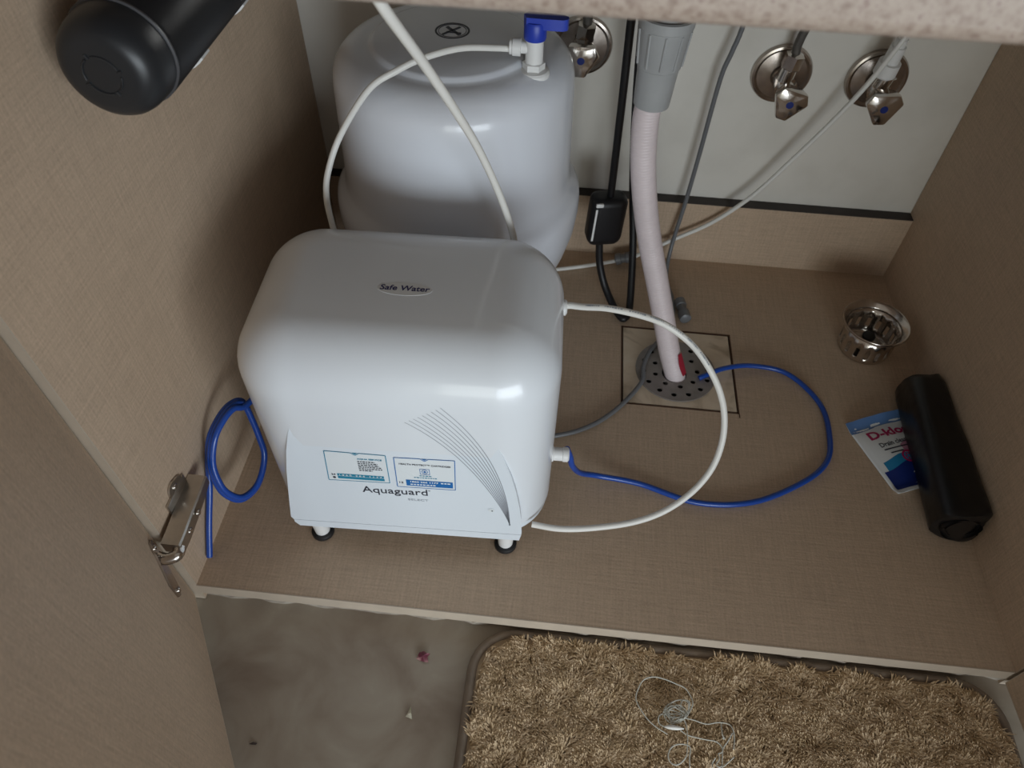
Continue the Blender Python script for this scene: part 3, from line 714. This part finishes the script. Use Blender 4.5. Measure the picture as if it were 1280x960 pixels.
for k in range(3):
    e = .86-.22*k
    g.add(*loft([[(bx+.0235*e*math.cos(a)*(1+.05*math.sin(4*a+k)), y, .0272+.0240*e*math.sin(a)*(1+.05*math.cos(3*a))) for a in [2*math.pi*j/28 for j in range(28)]] for y in (.155, .1425+.0015*k)], cap0=False, cap1=False))
obj('film_layer', g, 'black_film', bag)
g = G().add(*loft([[(bx+.0190+.004*t, .1495-.005*t+.002*math.sin(6*t), .0360-.020*t), (bx+.0235, .1550, .0340-.022*t), (bx+.0240, .1555, .0320-.022*t)] for t in (0, .35, .7, 1)], closed=True))
obj('loose_corner', g, 'black_film', bag)

# ================================================================== drain cleaner sachet
u = Vector((.042, -.098)).normalized(); w = Vector((.930, .368)).normalized()
TLc = Vector((.7345, .2965)); LH, LW = .108, .081
def sach(s, t):                      # s along the width 0..1, t down the height 0..1
    p = TLc+w*(s*LW)+u*(t*LH)
    puff = .0062*math.sin(math.pi*min(max((s-.04)/.92, 0), 1))**.6*math.sin(math.pi*min(max((t-.12)/.78, 0), 1))**.6
    flut = .0008*math.sin(9*s+2)*(1 if t < .1 or t > .9 else .3)
    lift = .0085*max(0, .10-t)/.10*(.35+.65*math.sin(2.2*s)) + .004*max(0, t-.93)/.07
    return (p.x, p.y, .0016+puff+abs(flut)+lift)
sc_ = thing('sachet', 'white and blue drain cleaner sachet tucked under the black bag roll', 'sachet', (.78, .25, 0))
def sach_grid(s0, s1, t0, t1, ns, nt_, lift=0.0, topf=None, botf=None):
    v = []; f = []
    for i in range(nt_+1):
        for j in range(ns+1):
            s = s0+(s1-s0)*j/ns; a = topf(s) if topf else t0; b = botf(s) if botf else t1; t = a+(b-a)*i/nt_
            p = sach(s, t); v.append((p[0], p[1], p[2]+lift))
    for i in range(nt_):
        for j in range(ns): q = i*(ns+1)+j; f.append((q, q+1, q+ns+2, q+ns+1))
    return v, f
bo = obj('packet', G().add(*sach_grid(0, 1, 0, 1, 24, 28)), 'print_white', sc_, angle=60)
sm = bo.modifiers.new('film', 'SOLIDIFY'); sm.thickness = .0004; sm.offset = 0
mt = mat('sky_blue_print', (.10, .20, .42, 1), .4); mt2 = mat('deep_blue_print', (.010, .030, .20, 1), .35); mt3 = mat('cyan_print', (.02, .24, .48, 1), .35); mt4 = mat('pink_print', (.52, .25, .36, 1), .4)
wave = lambda s: .615-.055*math.sin(3.4*s+.2)+.02*math.sin(9*s)
obj('blue_header', G().add(*sach_grid(0.0, 1, 0, .13, 24, 5, .0003, None, lambda s: .15-.05*s+.01*math.sin(8*s))), mt, bo)
obj('cyan_wave', G().add(*sach_grid(.13, 1, 0, 0, 24, 6, .0003, wave, lambda s: wave(s)+.13)), mt3, bo)
obj('blue_footer', G().add(*sach_grid(.06, 1, 0, 0, 24, 8, .0004, lambda s: wave(s)+.10+.015*math.sin(6*s), lambda s: .945)), mt2, bo)
obj('pink_patch', G().add(*sach_grid(.56, .98, .36, .66, 10, 8, .0003, lambda s: .38+.35*max(0, .72-s), None)), mt4, bo)
def sach_text(txt, s, t, ws, ht, m, name, rot=0.0, bold=.02):
    v2, f2 = text2d(txt, ws*LW, ht*LH, bold)
    c, s_ = math.cos(rot), math.sin(rot); v = []
    for x, y in v2:
        X, Y = x*c-y*s_, x*s_+y*c; p = sach(s+X/LW, t-Y/LH); v.append((p[0], p[1], p[2]+.0007))
    return obj(name, G().add(v, f2), m, bo, smooth=False)
sach_text('D-klog', .56, .250, .72, .150, 'print_pink', 'lettering', R(2), .035)
sach_text('Drain cleaner', .54, .385, .57, .062, 'ink', 'small_lettering', R(2))
g = G()
for t, s0, s1 in ((.460, .27, .80), (.515, .33, .55)):
    g.add(*sach_grid(s0, s1, t-.008, t+.008, 12, 1, .0006))
obj('text_line', g, 'ink', bo)
sach_text('40 g', .56, .80, .19, .058, 'print_white', 'weight_lettering')
v = []; f = []; n_ = 28
for k in range(n_):
    for rr in (.0062, .0086):
        a = 2*math.pi*k/n_; p = sach(.56+rr*math.cos(a)/LW, .60+rr*math.sin(a)/LH); v.append((p[0], p[1], p[2]+.0008))
    q = 2*((k+1) % n_); f.append((2*k, 2*k+1, q+1, q))
g = G().add(v, f)
for a in range(0, 360, 60):
    c = (.56+.0036*math.cos(R(a))/LW, .60+.0036*math.sin(R(a))/LH); pts = []
    for b in range(0, 360, 45):
        p = sach(c[0]+.0013*math.cos(R(b))/LW, c[1]+.0013*math.sin(R(b))/LH); pts.append((p[0], p[1], p[2]+.0008))
    g.add(pts, [tuple(range(8))])
obj('round_emblem', g, 'print_pink', bo, smooth=False)

# ================================================================== door mat
mx0, mx1, my0, my1 = .2965, .8470, -.42, .0005
mcx, mcy, mw, md = (mx0+mx1)/2, (my0+my1)/2, (mx1-mx0)/2, (my1-my0)/2
dm = thing('floor_mat', 'brown shaggy mat on the kitchen floor in front of the cabinet', 'mat', (mcx, mcy, ZF))
obj('mat_backing', G().add(*rounded_box(mw-.004, md-.004, ZF+.0005, ZF+.0065, .045, .001, .001, n=8, m=2, cx=mcx, cy=mcy)), 'mat_base', dm)
edge = rrect(mw-.0045, md-.0045, .045, 10, mcx, mcy)
rings = []
for k in range(9):
    a = math.pi*k/8; dr = .0060*math.cos(a)-.0015; dz = .0090*math.sin(a)
    rings.append([(x, y, ZF+.0006+dz) for x, y in rrect(mw-.0045+dr, md-.0045+dr, .045+dr, 10, mcx, mcy)])
obj('binding_tape', G().add(*loft(rings, False, False)), 'mat_tape', dm)
# shag pile: curled tufts, denser where the camera is close
def inside(x, y, m_=.0125):
    dx, dy = np.abs(x-mcx), np.abs(y-mcy); r_ = .045
    qx, qy = dx-(mw-m_-r_), dy-(md-m_-r_)
    return np.where((qx > 0) & (qy > 0), np.hypot(np.maximum(qx, 0), np.maximum(qy, 0)) < r_, (qx < r_) & (qy < r_))
def field(x, y, seed):
    rs = np.random.RandomState(seed); s = 0
    for k in range(7):
        kx, ky = rs.normal(0, 150, 2); s = s+np.sin(kx*x+ky*y+rs.uniform(0, 6.3))
    return s
n1, n2 = 105000, 40000
x = np.concatenate([np.random.uniform(mx0, mx1, n1), np.random.uniform(mx0, mx1, n2)])
y = np.concatenate([np.random.uniform(-.19, my1, n1), np.random.uniform(my0, -.19, n2)])
k_ = inside(x, y); x, y = x[k_], y[k_]; n = len(x)
ang = field(x*.7, y*.7, 3)*.9+np.random.normal(0, .7, n); ln = np.clip(.0080+.0014*field(x, y, 5)/2+np.random.normal(0, .0018, n), .003, .013)
wd_ = np.random.uniform(.0004, .0009, n); lean = np.random.uniform(.55, 1.15, n)
dx, dy = np.cos(ang), np.sin(ang); px, py = -dy, dx
z0 = ZF+.0060
V = np.zeros((n, 7, 3))
for r_, (t, h, w_) in enumerate(((0, 0, 1), (.35, .62, 1), (.85, .92, .8))):
    ox, oy = x+dx*ln*lean*t, y+dy*ln*lean*t; zz = z0+ln*h*(1-.35*lean)
    V[:, 2*r_] = np.stack([ox-px*wd_*w_, oy-py*wd_*w_, zz], 1); V[:, 2*r_+1] = np.stack([ox+px*wd_*w_, oy+py*wd_*w_, zz], 1)
V[:, 6] = np.stack([x+dx*ln*lean*1.15, y+dy*ln*lean*1.15, z0+ln*.70*(1-.35*lean)], 1)
base = (np.arange(n)*7)[:, None]
F4 = np.concatenate([base+np.array([0, 1, 3, 2]), base+np.array([2, 3, 5, 4])]); F3 = base+np.array([4, 5, 6])
me = bpy.data.meshes.new('pile'); me.from_pydata(V.reshape(-1, 3).tolist(), [], F4.tolist()+F3.tolist()); me.update(); me.materials.append(M['pile'])
po = bpy.data.objects.new('pile', me); COL.objects.link(po); po.parent = dm; po.matrix_parent_inverse = Matrix.Translation(dm.location).inverted(); po['kind'] = 'stuff'

# ================================================================== thread tangle and scraps
TH = [[(.4996,-.0921),(.4882,-.0864),(.4788,-.0784),(.4694,-.0636),(.4722,-.0512),(.4778,-.0426),(.4883,-.0388),(.5003,-.0405),(.51,-.0434),(.5186,-.0467),(.5241,-.054),(.5256,-.0612),(.5217,-.0698),(.5171,-.0753),(.5149,-.0776)],
[(.496,-.0725),(.4994,-.066),(.5082,-.0604),(.5158,-.0583),(.5222,-.0595),(.5218,-.0667),(.5183,-.0732),(.5142,-.0706),(.5136,-.0635),(.5164,-.0585),(.5211,-.0606),(.5207,-.0679),(.5172,-.0743),(.5106,-.0791),(.5041,-.0822),(.499,-.0783),(.497,-.0745),(.5034,-.0728),(.513,-.0727)],
[(.4977,-.0864),(.492,-.083),(.4911,-.0781),(.4943,-.0742),(.5034,-.0733),(.5076,-.0743),(.5031,-.0809),(.5084,-.0808),(.5151,-.0735),(.5089,-.0701),(.5025,-.0698),(.498,-.0754),(.5,-.0802),(.5052,-.0816),(.5107,-.077),(.5141,-.0726)],
[(.5123,-.0873),(.5184,-.0906),(.5267,-.0922),(.5371,-.0931),(.5463,-.094),(.5516,-.0988),(.5509,-.1079),(.5502,-.1164)],
[(.5171,-.0753),(.5255,-.0765),(.538,-.0786),(.5488,-.0763),(.5593,-.0762),(.5631,-.0804),(.5643,-.0882),(.5624,-.0991)],
[(.5525,-.0761),(.5526,-.0875),(.555,-.0902),(.5523,-.0905)],
[(.5627,-.0844),(.5579,-.0918),(.5532,-.0981),(.5508,-.1032),(.5476,-.1045),(.5482,-.1091),(.5448,-.1142),(.5477,-.1162),(.5503,-.1146),(.5518,-.1149),(.5623,-.1058)],
[(.516,-.0765),(.5184,-.0822),(.5188,-.093),(.5181,-.1038),(.5164,-.1106),(.512,-.1158),(.5068,-.1187),(.5018,-.1169),(.4994,-.1115),(.5022,-.1045),(.5076,-.1008),(.5149,-.0995),(.52,-.1007),(.521,-.1044),(.5198,-.1103),(.5195,-.1197)],
[(.5442,-.1086),(.5412,-.1136),(.541,-.1174)]]
th = thing('thread_tangle', 'tangle of thin grey thread lying on the brown mat', 'thread', (.51, -.08, -.018))
g = G()
for i, t in enumerate(TH): g.add(*tube([(x, y, -.0158+.0008*math.sin(3.1*k+i)) for k, (x, y) in enumerate(t)], .00060, 6, 4))
for k in range(9):      # the dense knot in the middle
    c = Vector((.5085, -.0715, -.0155)); rr = .006+.003*random.random(); ph = random.random()*6
    g.add(*tube([(c.x+rr*1.2*math.cos(a*.7+ph)*(1+.2*math.sin(3*a)), c.y+rr*math.sin(a*.7+ph)*(.8+.3*math.cos(2*a)), c.z+.0012*math.sin(a+k)) for a in range(10)], .00034, 5, 4))
obj('strand', g, 'thread', th)
g = G().add(*lathe([(.0004, -.009), (.0018, -.006), (.0023, -.001), (.0021, .004), (.0006, .010)], 14, 'x', (.5056, -.0856, -.0150)))
obj('wound_end', g, 'tube_white', th)
def scrap(name, cx, cy, pts, m, label, cat, h=.003, sc=1.0):
    n_ = len(pts); v = [(cx, cy, ZF+h)]+[(cx+x*sc, cy+y*sc, ZF+.0006+z*sc) for x, y, z in pts]
    f = [(0, 1+i, 1+(i+1) % n_) for i in range(n_)]
    o = obj(name, G().add(v, f), m, smooth=False); sm = o.modifiers.new('skin', 'SOLIDIFY'); sm.thickness = .0004; sm.offset = 1
    return tag(o, label, cat)
scrap('onion_skin', .2489, -.0385, [(-.009, -.003, .0), (-.006, .005, .003), (.000, .008, .002), (.005, .005, .005), (.009, .006, .001), (.006, .000, .002), (.0085, -.006, 0), (.003, -.007, .002), (-.003, -.005, .0)], 'onion',
      'purple onion skin scrap on the kitchen floor', 'onion skin', .0045, .75)
scrap('leaf_scrap', .2446, -.0958, [(-.003, -.003, 0), (-.001, .001, .001), (.001, .008, .001), (.003, .001, .002), (.0045, -.005, 0), (.001, -.004, .001)], 'leaf', 'tiny pale leaf scrap on the kitchen floor, nearest the lower edge', 'leaf', .0022, .9)
scrap('crumb', .0991, -.1384, [(-.004, -.001, 0), (0, .0012, .001), (.004, .0006, 0), (.003, -.001, .0004), (0, -.0014, .0006)], 'crumb', 'dark sliver crumb on the kitchen floor beside the left door', 'crumb', .0015)
